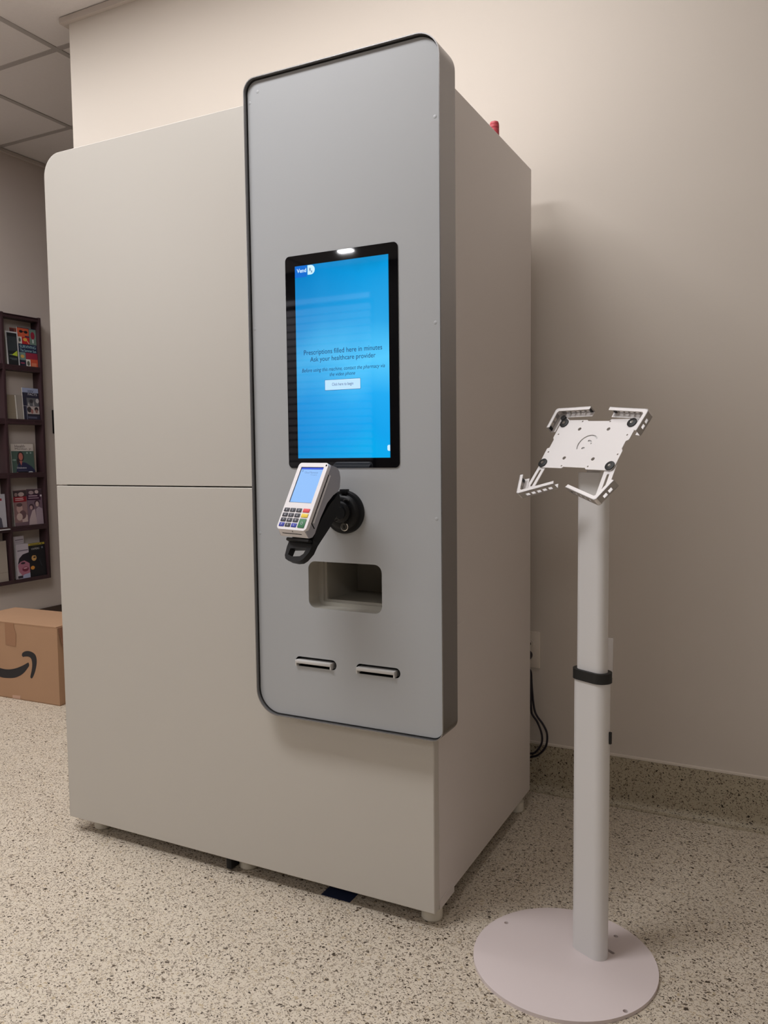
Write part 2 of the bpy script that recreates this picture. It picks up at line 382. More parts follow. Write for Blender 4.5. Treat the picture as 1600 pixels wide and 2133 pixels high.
# doors
RC = (-.3235 + .0, -.1165, .766, .885)         # recess opening x0,x1,z0,z1
MB('door').plate(rrect(-WM, 0, 1.0680, HM, (0, 0, 0, .062), 10), [], 0.0, 0.029, axes='xzy', smooth=True).build('upper_door', vm)
soft_edge(bpy.data.objects['upper_door'])
MB('door').plate(rrect(-WM, 0, ZB, 1.0648, 0), [rrect(RC[0] - .03, RC[1] + .03, RC[2] - .03, RC[3] + .03, 0)], 0.0, 0.029, axes='xzy', smooth=True).build('lower_door', vm)
soft_edge(bpy.data.objects['lower_door'])
# hollow body behind them
outer = rrect(-WM + .004, -.0015, ZB + .004, HM - .002, (.004, .004, .004, .06), 10)
inner = rrect(-WM + .012, -.010, ZB + .012, HM - .010, (.004, .004, .004, .055), 10)
MB('side').plate(outer, [inner], 0.031, DM, axes='xzy', smooth=True).build('body', vm)
MB('side').box(-WM + .012, -.010, DM - .01, DM - .002, ZB + .012, HM - .012).build('back_sheet', vm)
MB('side').box(-.002, .0004, 0.034, 0.125, ZB - .004, ZB + .02).build('kick_strip', vm)
MB('side').box(-.0015, -.0004, 0.0, 0.2105, 0.60, 0.7115).build('access_hatch', vm)
for (fx, fy) in ((-.032, .055), (-.603, .060), (-1.168, .060), (-.03, .735), (-1.168, .735)):
    MB('foot').lathe([(.024, -.0175), (.027, -.0135), (.027, .014), (.02, .017), (.02, .034)], (fx, fy, 0), n=24).build('foot', vm)
MB('bplastic').box(-.645, -.626, .010, .05, -.012, .028, bev=.004).build('foot_lever', vm)
MB('plate').box(-.62, -.60, .0305, .0335, 1.0640, 1.0685).build('door_gasket', vm)
# raised front panel: a steel band around a recessed grey sheet
PX0, PX1, PZ0, PZ1, PY = -.482, .0455, .478, 2.0785, -.05
rr = (.066, .030, .058, .032)
o1 = rrect(PX0, PX1, PZ0, PZ1, rr, 12); o2 = rrect(PX0 + .0022, PX1 - .0022, PZ0 + .0022, PZ1 - .0022, tuple(r - .0022 for r in rr), 12)
MB('steel').plate(o1, [o2], PY, -.0005, axes='xzy', smooth=True).build('panel_band', vm)
# the band's return around the machine's right edge and top
def arc_part(cond, loop): return [p for p in loop if cond(p)]
def strip(y0, y1, keep):
    mb = MB('steel'); n = len(o1)
    for i in range(n):
        a, b = o1[i], o1[(i + 1) % n]; c, d = o2[i], o2[(i + 1) % n]
        if keep(a) and keep(b):
            vs = [(a[0], y0, a[1]), (b[0], y0, b[1]), (b[0], y1, b[1]), (a[0], y1, a[1]), (c[0], y0, c[1]), (d[0], y0, d[1]), (d[0], y1, d[1]), (c[0], y1, c[1])]
            mb.add(vs, [(0, 1, 2, 3), (7, 6, 5, 4), (0, 4, 5, 1), (3, 2, 6, 7), (0, 3, 7, 4), (1, 5, 6, 2)], 0, None, True)
    return mb
strip(-.0005, .0405, lambda p: p[0] > .002 or p[1] > HM + .004).build('band_return', vm)
bp = MB('steel')
bp.box(.001, PX1 - .012, .037, .0395, PZ0 + .03, HM + .003); bp.box(PX0 + .01, PX1 - .045, .037, .0395, HM + .003, PZ1 - .003)
bp.build('panel_back', vm)
SY = -.038
sheet_out = rrect(PX0 + .0026, PX1 - .0026, PZ0 + .0026, PZ1 - .0026, tuple(r - .0026 for r in rr), 12)
SLOTS = [(-.3664, -.2458, .6262), (-.19, -.0696, .6262)]
holes = [rrect(RC[0], RC[1], RC[2], RC[3], .020, 8)]
for (a, b, z) in SLOTS: holes.append(rrect(a, b, z - .0125, z + .0125, .0124, 8))
MB('grey').plate(sheet_out, holes, SY, SY + .003, axes='xzy').build('front_sheet', vm)
o3 = rrect(PX0 + .0026, PX1 - .0026, PZ0 + .0026, PZ1 - .0026, tuple(r - .0026 for r in rr), 12); o4 = rrect(PX0 + .0046, PX1 - .0046, PZ0 + .0046, PZ1 - .0046, tuple(r - .0046 for r in rr), 12)
MB('rubber').plate(o3, [o4], SY - .0006, SY, axes='xzy').build('edge_seam', vm)  # black ring drawn for the dark gap between sheet and band
for (sx, sz) in ((-.4715, 2.0245), (.0288, 1.8956), (.0269, 1.445), (-.447, 2.047), (-.4705, 1.47), (.027, 1.0), (-.4685, .95)):
    MB('grey').lathe([(.0045, 0), (.0040, -.0003), (.0, -.00035)], (sx, SY, sz), 'y', 16).build('screw_head', vm)
# recess tray
rc = MB('recess')
rc.plate(rrect(RC[0] - .012, RC[1] + .012, RC[2] - .012, RC[3] + .012, .026, 8), [rrect(RC[0] - .002, RC[1] + .002, RC[2] - .002, RC[3] + .002, .020, 8)], SY + .003, .012, axes='xzy', smooth=True)
rc.plate(rrect(RC[0] - .02, RC[1] + .02, RC[2] - .02, RC[3] + .02, .006), [rrect(RC[0] + .013, RC[1] - .004, RC[2] + .008, RC[3] - .004, .004)], .012, .020, axes='xzy')
rc.plate(rrect(RC[0] - .02, RC[1] + .02, RC[2] - .02, RC[3] + .02, .006), [rrect(RC[0] + .019, RC[1] - .006, RC[2] + .014, RC[3] - .006, .004)], .0202, .028, axes='xzy')
rc.build('recess_frame', vm)
rb = MB('recess')
a0, a1, b0, b1 = RC[0] + .015, RC[1] + .05, RC[2] + .010, RC[3] + .03
rb.box(a0 - .003, a1, .0285, .19, b0 - .003, b0); rb.box(a0 - .003, a1, .0285, .19, b1, b1 + .003)
rb.box(a0 - .003, a0, .0285, .19, b0, b1); rb.box(a1, a1 + .003, .0285, .19, b0 - .003, b1 + .003); rb.box(a0 - .003, a1, .19, .193, b0 - .003, b1 + .003)
rb.build('dispensing_bin', vm)
# slots
for (a, b, z) in SLOTS:
    MB('black').plate(rrect(a - .004, b + .004, z - .0165, z + .0165, .015), [rrect(a + .0005, b - .0005, z - .012, z + .012, .0118)], SY + .0032, -.0045, axes='xzy').build('slot_sleeve', vm)
    MB('black').box(a, b, -.0045, -.0015, z - .0165, z + .0165).build('slot_back', vm)
    lp = MB('lip')
    lp.box(a + .0035, b - .012, SY - .009, SY + .03, z - .0035, z + .0052, bev=.002)
    lp.box(a + .0035, a + .0070, SY - .0075, SY + .03, z - .0105, z - .002); lp.box(b - .0155, b - .012, SY - .0075, SY + .03, z - .0105, z - .002)
    lp.build('slot_lip', vm)
# display
dsp = MB('glass').plate(rrect(-.3738, -.0655, 1.1180, 1.6365, .0115), [rrect(-.3458, -.0893, 1.1416, 1.6108, .0)], SY - .0022, SY - .0002, axes='xzy', smooth=True).build('display_bezel', vm)
TD = frame((0, SY - .0022, 0), (1, 0, 0), (0, 0, 1), (0, -1, 0))
pic = MB('display').box(-.3458, -.0893, SY - .0021, SY - .0003, 1.1416, 1.6108).build('display_screen', vm)
MB('uiblue').plate([(-.3456, 1.583), (-.311, 1.583), (-.311, 1.6106), (-.3456, 1.6106)], [], .00004, .00008, 0, TD).build('logo_banner', vm)
dd = [(-.3090, 1.5872), (-.3090, 1.6098), (-.3000, 1.6098)] + [(-.3000 + .0115 * math.sin(t * math.pi / 12), 1.5985 + .0113 * math.cos(t * math.pi / 12)) for t in range(1, 12)] + [(-.3000, 1.5872)]
MB('uiwhite').plate(list(reversed(dd)), [], .00004, .0001, 0, TD).build('logo_shape', vm)
bn = MB('uibtn').plate(rrect(-.2646, -.1669, 1.3064, 1.3306, .0013), [], .00005, .0001, 0, TD).build('screen_button', vm)
MB('navyblk').plate(rrect(-.2652, -.1663, 1.3056, 1.3312, .0015), [], .00004, .00007, 0, TD).build('button_outline', vm)
MB('uiwhite').plate(rrect(-.0965, -.0895, 1.1575, 1.1715, (.004, 0, 0, .004)), [], .00004, .0001, 0, TD).build('side_tab', vm)
for body, m_, x0, x1, y0, y1, kw in (('Prescriptions filled here in minutes', 'navy', -.3235, -.1077, 1.3905, 1.4062, {}), ('Ask your healthcare provider', 'navy', -.3057, -.1253, 1.3735, 1.3886, {}),
        ('Before using this machine, contact the pharmacy via', 'navy', -.3301, -.1011, 1.3498, 1.3615, dict(shear=.25)), ('the video phone', 'navy', -.2512, -.1806, 1.3372, 1.3482, dict(shear=.25)),
        ('Click here to begin', 'navyblk', -.2449, -.1859, 1.3140, 1.3232, {}), ('Vend', 'uiwhite', -.3400, -.3128, 1.5942, 1.6040, dict(bold=.018)),
        ('R', 'navy', -.3040, -.2985, 1.5948, 1.6030, dict(bold=.01)), ('x', 'navy', -.3000, -.2950, 1.5912, 1.5962, dict(bold=.01))):
    q = MB(m_); add_text(q, body, TD, x0, x1, y0, y1, 0, .00015, **kw); q.build('lettering', vm)

# red item on the top
rd = thing('red_cap', (-.018, .497, HM), 'small ribbed red cap standing on top of the cream machine near its back', 'cap')
MB('red').lathe([(.013, 0), (.0135, .003), (.0135, .018), (.012, .0195), (.0135, .021), (.0135, .028), (.012, .0295), (.013, .031), (.0115, .0365), (.006, .039), (0, .040)], (-.018, .497, HM), n=28).build('cap_body', rd)
tag(MB('bluetape').box(-.322, -.236, -.006, .07, 0, .0012).build('floor_tape'), 'dark blue tape strip on the floor under the machine front edge', 'tape')

# ------------------------------------------------------------------ terminal mount and terminal
TO = Vector((-0.25175655, -0.17, 1.05576702)); TU = (0.9645621, -0.26381243, -0.00479224); TV = (0.12306025, 0.43372362, 0.89260293); TN = (-0.23340124, -0.86156069, 0.45081819)
TT = frame(TO, TU, TV, TN)
DC = (-.2135, SY, 1.0105)
mt = thing('terminal_mount', DC, 'black swivel bracket with round wall disc bolted to the grey panel', 'bracket')
MB('bplastic').lathe([(.0525, -.0003), (.0525, -.010), (.0505, -.0135), (.044, -.0145), (.042, -.018), (.036, -.0215), (.026, -.023), (0, -.023)], DC, 'y', 56).build('wall_disc', mt)
MB('bplastic').box(-.2175, -.2005, SY - .022, SY - .003, 1.056, 1.0665, bev=.0015).build('release_tab', mt)
lk = MB('chrome').lathe([(.0105, 0), (.0105, -.003), (.009, -.0042), (0, -.0042)], (-.2045, SY - .0200, .9765), 'y', 24).build('lock', mt)
MB('black').box(-.2053, -.2037, SY - .0248, SY - .0241, .9725, .9805).build('keyhole', lk)
jb = MB('bplastic')
jb.lathe([(.026, 0), (.026, -.012), (.023, -.016), (.019, -.018), (.019, -.040)], (-.212, SY - .018, 1.012), 'y', 32)
jb.tube([(-.212, SY - .045, 1.012), (-.214, SY - .062, 1.014), (-.2185, SY - .078, 1.018), (-.224, -.125, 1.024)], [.018, .0205, .0195, .017], 20)
jb.tube([(-.243, SY - .055, 1.012), (-.190, SY - .066, 1.012)], .0145, 20)
jb.build('swivel_joint', mt)
MB('chrome').box(-.2030, -.1905, SY - .0265, SY - .0225, 1.0385, 1.0430, bev=.001).build('highlight_tab', mt)  # chrome tab standing in for a small silver highlight
# cradle: shaped back spine running down to a hand grip with an opening
TX = TT @ Matrix(((0, 0, 1, 0), (1, 0, 0, 0), (0, 1, 0, 0), (0, 0, 0, 1)))   # (a=v, b=n, c=u)
cr = MB('bplastic')
spine = [(.034, -.0585), (.032, -.067), (.014, -.078), (-.012, -.079), (-.050, -.069), (-.090, -.056), (-.110, -.050), (-.1105, -.034), (-.088, -.0325), (-.060, -.0335), (-.030, -.0385), (.0, -.046), (.02, -.055), (.030, -.0575)]
cr.plate(spine, [], -.024, .047, axes='xyz', T=TX, smooth=True)
cr.build('cradle_spine', mt)
hd = MB('bplastic')
gout = [(-.032, -.094), (.047, -.094), (.050, -.102), (.047, -.122), (.036, -.139), (.026, -.1465), (.010, -.149), (-.012, -.148), (-.024, -.144), (-.030, -.136), (-.033, -.115)]
gin = [(-.019, -.118), (.034, -.113), (.030, -.1275), (.021, -.134), (-.004, -.137), (-.020, -.133)]
gout = [(p.x, p.y) for p in (lambda q: q[:-1])([Vector((x, y, 0)) for x, y in gout] + [Vector((0, 0, 0))])]
hd.plate(gout, [gin], -.050, -.034, T=TT, smooth=True)
hd.box(-.030, .047, -.1035, -.0955, -.034, -.020, T=TT, bev=.003)
hd.build('hand_grip', mt)

tm = thing('card_terminal', tuple(TT @ Vector((0, -.083, 0))), 'white card payment terminal with lit blue screen and coloured keypad', 'card terminal')
w2 = .0505
prof = [(.083, -.0066), (.0865, -.028), (.082, -.040), (.0705, -.0495), (.050, -.0572), (.038, -.056), (.024, -.046), (.0, -.036), (-.040, -.0315), (-.078, -.0312), (-.0885, -.028), (-.0945, -.020), (-.0935, -.0165), (-.0860, -.0066)]
sh = MB('term_g').plate(prof, [], -w2 + .0025, w2 - .0025, axes='xyz', T=TX, smooth=True).build('rear_shell', tm)
prof2 = [(.0795, .0006), (.0835, -.001), (.0850, -.0045), (.0855, -.0095), (-.0905, -.0105), (-.0870, -.0045), (-.0850, -.001), (-.0815, .0006)]
MB('term_w').plate(rrect(-w2, w2, -.0845, .0845, (.010, .010, .009, .009), 6), [rrect(-.0390, .0380, -.0172, .0738, .001)], -.0085, .0004, T=TT, smooth=True).build('front_cover', tm)
MB('term_w').add([TT @ Vector(p) for p in ((-w2 + .006, -.0840, -.0008), (w2 - .006, -.0840, -.0008), (w2 - .004, -.0950, -.0185), (-w2 + .004, -.0950, -.0185), (-w2 + .004, -.0885, -.0290), (w2 - .004, -.0885, -.0290), (w2 - .006, -.075, -.027), (-w2 + .006, -.075, -.027))],
    [(0, 1, 2, 3), (3, 2, 5, 4), (4, 5, 6, 7), (7, 6, 1, 0), (0, 3, 4, 7), (1, 6, 5, 2)]).build('chin', tm)
# card slot and contactless mark on the chin
nd = (Vector((0, -.0950, -.0185)) - Vector((0, -.0840, -.0008))).normalized(); nn = Vector((1, 0, 0)).cross(nd); nn = -nn if nn.y > 0 else nn
TC = TT @ frame(Vector((0, -.0840, -.0008)), (1, 0, 0), nd, nn)
MB('black').box(-.036, .030, .0105, .0122, -.002, .0003, T=TC).build('card_slot', tm)
ck = MB('ink')
for k in range(3):
    a = [(.0005 + (.0012 + .0011 * k) * math.cos(t), .0048 - (.0012 + .0011 * k) * math.sin(t), .0003) for t in [(-.8 + 1.6 * i / 6) for i in range(7)]]
    ck.tube([TC @ Vector(p) for p in a], .00022, 5)
ck.build('contactless_mark', tm)
MB('bplastic').box(-.0390, .0380, -.0172, .0738, -.0060, -.0014, T=TT).build('screen_border', tm)
scn = MB('tscreen').box(-.0370, .0365, -.0158, .0712, -.0014, -.0009, T=TT).build('screen', tm)
st = MB('tbarblue').box(-.0370, .0365, .0680, .0724, -.0013, -.0007, T=TT).build('status_bar', tm)
tt = MB('ttext')
add_text(tt, 'Cloud Payments', TT, -.0215, .0235, .0565, .0622, 0, -.0006)
add_text(tt, 'in progress', TT, .0005, .0228, .0525, .0552, 0, -.0006)
tt.plate(circ(-.0305, .0638, .0022, 14), [circ(-.0305, .0638, .0013, 12)], -.0008, -.0006, T=TT)
tt.build('screen_lettering', tm)
MB('black').lathe([(.0024, 0), (.0024, .0003), (0, .0003)], (.0444, .0779, .0004), 'z', 16, T=TT).build('camera_hole', tm)
labels = ['1', '2', '3', '4', '5', '6', '7', '8', '9', 'F', '0', 'fn']
kx = [-.0356, -.0148, .0064]; ky = [-.0362, -.0487, -.0608, -.0731]
for r in range(4):
    for c in range(3):
        mk = 'key_b' if (r == 3 and c != 1) else 'key'
        k_ = MB(mk).box(kx[c] - .0089, kx[c] + .0089, ky[r] - .0048, ky[r] + .0048, 0, .0018, T=TT, bev=.0012).build('key', tm)
        if mk == 'key_b': tag(k_, 'blue key')
        hw_ = .0008 if labels[r * 3 + c] == '1' else .0020
        q = MB('keytxt'); add_text(q, labels[r * 3 + c], TT, kx[c] - hw_, kx[c] + hw_, ky[r] - .0024, ky[r] + .0024, 0, .0020); q.build('key_print', k_)
tag(MB('key_r').box(.0200, .0420, -.0405, -.0313, 0, .0018, T=TT, bev=.0012).build('key', tm), 'red key')
tag(MB('key_y').box(.0200, .0420, -.0530, -.0437, 0, .0018, T=TT, bev=.0012).build('key', tm), 'yellow key')
kg = tag(MB('key_g').box(.0200, .0420, -.0782, -.0562, 0, .0018, T=TT, bev=.0015).build('key', tm), 'green key')
MB('keytxt').plate(circ(.031, -.0672, .0036, 18), [circ(.031, -.0672, .0027, 18)], .0019, .0021, T=TT).build('key_print', kg)
# swipe rail on the right flank
MB('black').plate([(.060, -.0125), (.060, -.0105), (-.062, -.0105), (-.070, -.024), (-.068, -.0255), (-.0605, -.0125)], [], w2 - .0026, w2 - .0020, axes='xyz', T=TX).build('swipe_groove', tm)
MB('term_w').plate([(.060, -.0165), (.060, -.0135), (-.0590, -.0135), (-.0590, -.0165)], [], w2 - .0026, w2 + .0006, axes='xyz', T=TX).build('swipe_rail', tm)

# ------------------------------------------------------------------ tablet stand
SB = (.3188, -.0044, 0)
ts = thing('tablet_stand', SB, 'white floor stand with an oval silver post and an empty tablet bracket', 'tablet stand')
hs = [circ(.158, .0717, .0052), circ(.4073, .132, .0052), circ(.475, -.1202, .0052)]
a = math.radians(-26)
slot = [(.4075 + math.cos(a) * x - math.sin(a) * y, .0665 + math.sin(a) * x + math.cos(a) * y) for x, y in rrect(-.011, .011, -.004, .004, .0039, 5)]
MB('basep').plate(circ(SB[0], SB[1], .2036, 96), hs + [slot], 0.0, .008, smooth=True).build('base_plate', ts)
PU = Vector((.898, -.440, 0)); PB = Vector((.440, .898, 0)); PC = Vector((.3655, .0490, 0))
PT = frame(PC, PU, PB, (0, 0, 1))
def stadium(hw, hd, n=14): return rrect(-hw, hw, -hd, hd, min(hd, hw) * .98, n)
MB('postp').plate(stadium(.0435, .0225), [], .008, .645, T=PT, smooth=True).build('lower_post', ts)
MB('postp').plate(stadium(.0375, .0175), [], .645, 1.105, T=PT, smooth=True).build('upper_post', ts)
MB('rubber').plate(stadium(.0470, .0260), [], .6415, .6640, T=PT, smooth=True).build('collar', ts)
MB('rubber').box(.041, .0475, .004, .010, .505, .532, T=PT, bev=.001).build('clamp_screw', ts)
O = Vector((0.35049941, 0.03783314, 1.16799662)); U = (0.88713255, -0.46053399, -0.03007124); V = (0.29796922, 0.52178756, 0.79934478); Nn = (-0.35243465, -0.71808508, 0.60011969)
PL = frame(O, U, V, Nn)
# tilt head between post and plate
th = MB('postp')
th.lathe([(.030, -.0025), (.030, -.012), (.020, -.016), (.020, -.022)], (0, 0, 0), 'z', 32, T=PL)
th.tube([PL @ Vector((0, 0, -.018)), PC + Vector((0, 0, 1.135)), PC + Vector((0, 0, 1.10))], .015, 18)
th.build('tilt_head', ts)
po = [(-.105, .0655), (-.098, .0695), (-.0884, .0695), (-.0835, .0655), (-.031, .0655), (-.027, .0625), (.0315, .0620), (.0345, .0668), (.090, .0668), (.1065, .060), (.1082, .047), (.1068, .0125), (.1005, .0085), (.1005, -.0105), (.1050, -.0165), (.1050, -.056), (.1, -.0672), (.0352, -.0675), (.0306, -.0637), (-.0298, -.0637), (-.0330, -.0675), (-.0885, -.0680), (-.1035, -.0600), (-.1050, -.0155), (-.0990, -.0130), (-.0993, .0094), (-.1040, .0150), (-.1045, .052)]
hl = [circ(sx * .0401, sy * .0401, .0045, 16) for sx in (-1, 1) for sy in (-1, 1)]
hl += [circ(x, y, .0021, 10) for x, y in ((-.043, .0615), (.034, .0605), (.0965, .0245), (.0975, -.026), (.037, -.0600), (-.036, -.0615), (-.0955, -.025), (-.094, .025))]
def arcslot(r0, r1, a0, a1, n=14):
    A = [a0 + (a1 - a0) * k / n for k in range(n + 1)]
    return [(r1 * math.cos(t) + .004, r1 * math.sin(t) - .002) for t in A] + [(r0 * math.cos(t) + .004, r0 * math.sin(t) - .002) for t in reversed(A)]
hl += [arcslot(.0228, .0264, math.radians(38), math.radians(212)), arcslot(.0078, .0120, math.radians(35), math.radians(105), 6), circ(-.002, -.0125, .0048, 12, .003), circ(.0135, .0005, .0017, 8)]
MB('white').plate(po, hl, -.0018, 0, T=PL).build('mounting_plate', ts)
for sx in (-1, 1):
    for sy in (-1, 1):
        MB('chrome').lathe([(.0040, -.0035), (.0040, -.0012), (0, -.001)], (sx * .0401, sy * .0401, 0), 'z', 12, T=PL).build('plate_screw', ts)
PADS = {'BL': (-.0936, -.0563), 'BR': (.0936, -.0563), 'TL': (-.0936, .0563), 'TR': (.0936, .0563)}
for k, (x, y) in PADS.items():
    pd = MB('rubber').lathe([(.0112, .0002), (.0112, .0022), (.0098, .0030), (.0040, .0030)], (x, y, 0), 'z', 28, T=PL).build('rubber_washer', ts)
    MB('chrome').lathe([(.0040, .0024), (.0038, .0034), (.0015, .0036), (0, .0028)], (x, y, 0), 'z', 16, T=PL).build('screw', pd)
def arm(p0, p1, w0, w1, s0, s1):
    p0, p1 = Vector(p0), Vector(p1); d = (p1 - p0).normalized(); n = Vector((-d.y, d.x)); L = (p1 - p0).length
    def P(x, y): q = p0 + d * x + n * y; return (q.x, q.y)
    out = [P(-w0, w0 * .2), P(-w0 * .4, w0), P(L, w1), P(L + w1 * .7, w1 * .5), P(L + w1 * .7, -w1 * .5), P(L, -w1), P(-w0 * .4, -w0), P(-w0, -w0 * .2)]
    hole = [P(*q) for q in ([(s0, .002), (s0 + .002, .003), (s1 - .002, .003), (s1, .002), (s1, -.002), (s1 - .002, -.003), (s0 + .002, -.003), (s0, -.002)])] if s1 > s0 else None
    MB('white').plate(out, [hole] if hole else [], -.0050, -.0032, T=PL).build('arm', ts)
    return
def bracket(c, d1, l1, d2, l2):
    """corner guard: lip in front, slotted walls, back flange"""
    c = Vector(c); d1 = Vector(d1).normalized(); d2 = Vector(d2).normalized(); W, B, r, N0, N1 = .0085, .014, .008, -.0030, .0165
    def L_outline(w):
        pts = []
        e1 = c + d1 * l1; e2 = c + d2 * l2
        pts.append(e1)
        for k in range(7):
            t = k / 6; q = (c + d1 * r) * (1 - t) ** 2 + c * 2 * t * (1 - t) + (c + d2 * r) * t ** 2; pts.append(q)
        pts += [e2, e2 + d1 * w - d2 * .001, c + d1 * w + d2 * (w + .004), c + d1 * (w + .004) + d2 * w, e1 + d2 * w - d1 * .001]
        return [(p.x, p.y) for p in pts]
    b = MB(['white', 'rubber', 'wallshade'])
    b.plate(L_outline(W), [], N1 - .0016, N1, T=PL)
    b.plate(L_outline(B), [], N0, N0 + .0014, T=PL)
    for d, o_, l, nh in ((d1, d2, l1, 2), (d2, d1, l2, 5)):
        F = PL @ Matrix(((d.x, 0, o_.x, c.x), (d.y, 0, o_.y, c.y), (0, 1, 0, 0), (0, 0, 0, 1)))
        st_, sp_ = (.018, .0145) if nh == 2 else (.020, .0145)
        hh = [[(st_ + sp_ * k, .0008), (st_ + sp_ * k + .0100, .0008), (st_ + sp_ * k + .0100, .0092), (st_ + sp_ * k, .0092)] for k in range(nh)]
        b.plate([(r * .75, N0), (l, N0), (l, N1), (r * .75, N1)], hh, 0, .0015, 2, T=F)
        b.box(l - .0105, l - .0035, -.0045, N1 - .002, .0016, .0028, mi=1, T=F)
    # rounded corner wall
    arc = []
    for k in range(7):
        t = k / 6; q = (c + d1 * r) * (1 - t) ** 2 + c * 2 * t * (1 - t) + (c + d2 * r) * t ** 2; arc.append(q)
    inn = [q + (d1 + d2) * .0014 for q in arc]
    b.plate([(q.x, q.y) for q in arc] + [(q.x, q.y) for q in reversed(inn)], [], N0, N1, T=PL, smooth=True)
    b.build('corner_bracket', ts)
arm(PADS['BL'], (-.0965, -.128), .0105, .0115, .016, .062); arm(PADS['BR'], (.1045, -.128), .0125, .0125, .018, .062)
arm(PADS['TL'], (-.1110, .0760), .0105, .010, 0, 0); arm(PADS['TR'], (.1190, .0690), .0105, .010, 0, 0)
bracket((-.105, -.154), (-.020, .0525), .055, (.096, .0355), .097)
bracket((.1155, -.153), (.0215, .052), .056, (-.093, .0265), .097)
bracket((-.1242, .0880), (.0005, -.056), .056, (.099, .0033), .100)
bracket((.1345, .0795), (-.0055, -.057), .056, (-.1035, .0085), .105)
for x, y in ((-.1000, -.133), (.1055, -.133), (.1130, .0655)):
    MB('chrome').lathe([(.0050, -.0030), (.0050, -.0012), (.002, -.0008), (0, -.0016)], (x, y, 0), 'z', 16, T=PL).build('arm_screw', ts)
MB('rubber').lathe([(.0065, -.0030), (.0065, .003), (.003, .0036), (0, .003)], (-.1045, .0715, 0), 'z', 18, T=PL).build('arm_knob', ts)

# ------------------------------------------------------------------ outlets and cable on the back wall
def outlet(cx, cz, hh, m, label, plug):
    t = thing('wall_outlet', (cx, YW, cz), label, 'outlet', None)
    MB(m).box(cx - .036, cx + .036, YW - .006, YW + .001, cz - hh, cz + hh, bev=.0025).build('cover_plate', t)
    for s in (-1, 1):
        if not (plug and s < 0):
            MB(m).lathe([(.0165, 0), (.0165, -.002), (0, -.0021)], (cx, YW - .006, cz + s * .0195), 'y', 20).build('socket', t)
            sk = MB('black')
            sk.box(cx - .007, cx - .005, YW - .0084, YW - .008, cz + s * .0195 - .003, cz + s * .0195 + .005); sk.box(cx + .005, cx + .007, YW - .0084, YW - .008, cz + s * .0195 - .003, cz + s * .0195 + .005)
            sk.build('socket_slots', t)
    MB('chrome').lathe([(.003, 0), (.0028, -.001), (0, -.0012)], (cx, YW - .006, cz), 'y', 10).build('screw', t)
    return t
outlet(-.031, .482, .0625, 'plate', 'beige wall outlet half hidden behind the machine, with a black plug in it', True)
outlet(.2125, .4805, .0655, 'platew', 'white wall outlet plate half hidden behind the stand post', False)
cb = thing('power_cable', (-.031, YW - .02, .465), 'black twin power cable looping down behind the machine to the floor', 'cable')
MB('cable').lathe([(.0155, -.006), (.0165, -.012), (.015, -.026), (.009, -.034)], (-.034, YW, .4635), 'y', 20).build('plug', cb)
def smooth(pts, n=6):
    out = []
    for i in range(len(pts) - 1):
        p0 = Vector(pts[max(i - 1, 0)]); p1 = Vector(pts[i]); p2 = Vector(pts[i + 1]); p3 = Vector(pts[min(i + 2, len(pts) - 1)])
        for k in range(n):
            t = k / n; out.append(.5 * ((2 * p1) + (-p0 + p2) * t + (2 * p0 - 5 * p1 + 4 * p2 - p3) * t * t + (-p0 + 3 * p1 - 3 * p2 + p3) * t ** 3))
    out.append(Vector(pts[-1])); return out
c1 = [(-.034, YW - .032, .462), (-.036, YW - .05, .452), (-.026, YW - .045, .43)] + [(x, YW - .03, z) for x, z in ((-.0177, .4108), (-.0142, .3618), (-.0074, .2965), (.0026, .2648), (.0259, .235), (.0391, .204), (.0344, .1619), (.0097, .1297), (-.017, .117), (-.06, .10))]
c2 = [(-.06, YW - .04, .43), (-.03, YW - .038, .42)] + [(x - .003, YW - .036, z) for x, z in ((-.0162, .4023), (-.0130, .33), (-.0109, .2809), (-.0058, .2651), (.0108, .2427), (.0254, .2038), (.0239, .1705), (.0035, .1389), (-.0165, .1307), (-.06, .12))]
MB('cable').tube(smooth(c1), .0036, 8).build('cord', cb); MB('cable').tube(smooth(c2), .0036, 8).build('cord', cb)

# ------------------------------------------------------------------ cardboard box
BX = Matrix.Translation((-2.2514, .8384, 0)) @ Matrix.Rotation(math.radians(2.3), 4, 'Z')
bw, bd, bh = .612, .30, .3665
cbx = thing('cardboard_box', (-2.55, .98, 0), 'brown cardboard shipping box with a black curved arrow, on the floor left of the machine', 'box')
b = MB(['card', 'card_d'])
tck = .004
b.box(-bw, 0, 0, tck, 0.001, bh, 0, BX); b.box(-bw, 0, bd - tck, bd, 0.001, bh, 0, BX)
b.box(-bw, -bw + tck, tck, bd - tck, 0.001, bh, 0, BX); b.box(-tck, 0, tck, bd - tck, 0.001, bh, 0, BX); b.box(-bw, 0, 0, bd, 0, .004, 0, BX)
b.build('box_walls', cbx)
MB('card').box(-bw, -.006, -.001, bd * .5 - .003, bh, bh + .004, T=BX).build('top_flap', cbx)
MB('card').box(-bw, -.006, bd * .5 + .001, bd, bh - .003, bh + .001, T=BX).build('top_flap', cbx)
MB('card_d').add([BX @ Vector(p) for p in ((.001, .004, bh), (.001, bd - .02, bh), (.028, bd * .6, bh - .09), (.020, .012, bh - .085), (.004, .004, bh), (.004, bd - .02, bh), (.031, bd * .6, bh - .09), (.023, .012, bh - .085))],
    [(0, 1, 2, 3), (7, 6, 5, 4), (0, 4, 5, 1), (1, 5, 6, 2), (2, 6, 7, 3), (3, 7, 4, 0)]).build('side_flap', cbx)
TBX = BX @ frame((0, 0, 0), (1, 0, 0), (0, 0, 1), (0, -1, 0))
MB('tape').plate([(-.335, bh - .105), (-.268, bh - .11), (-.262, bh - .05), (-.275, bh - .02), (-.275, bh + .001), (-.335, bh + .001)], [], .0014, .0018, T=TBX).build('tape_strip', cbx)
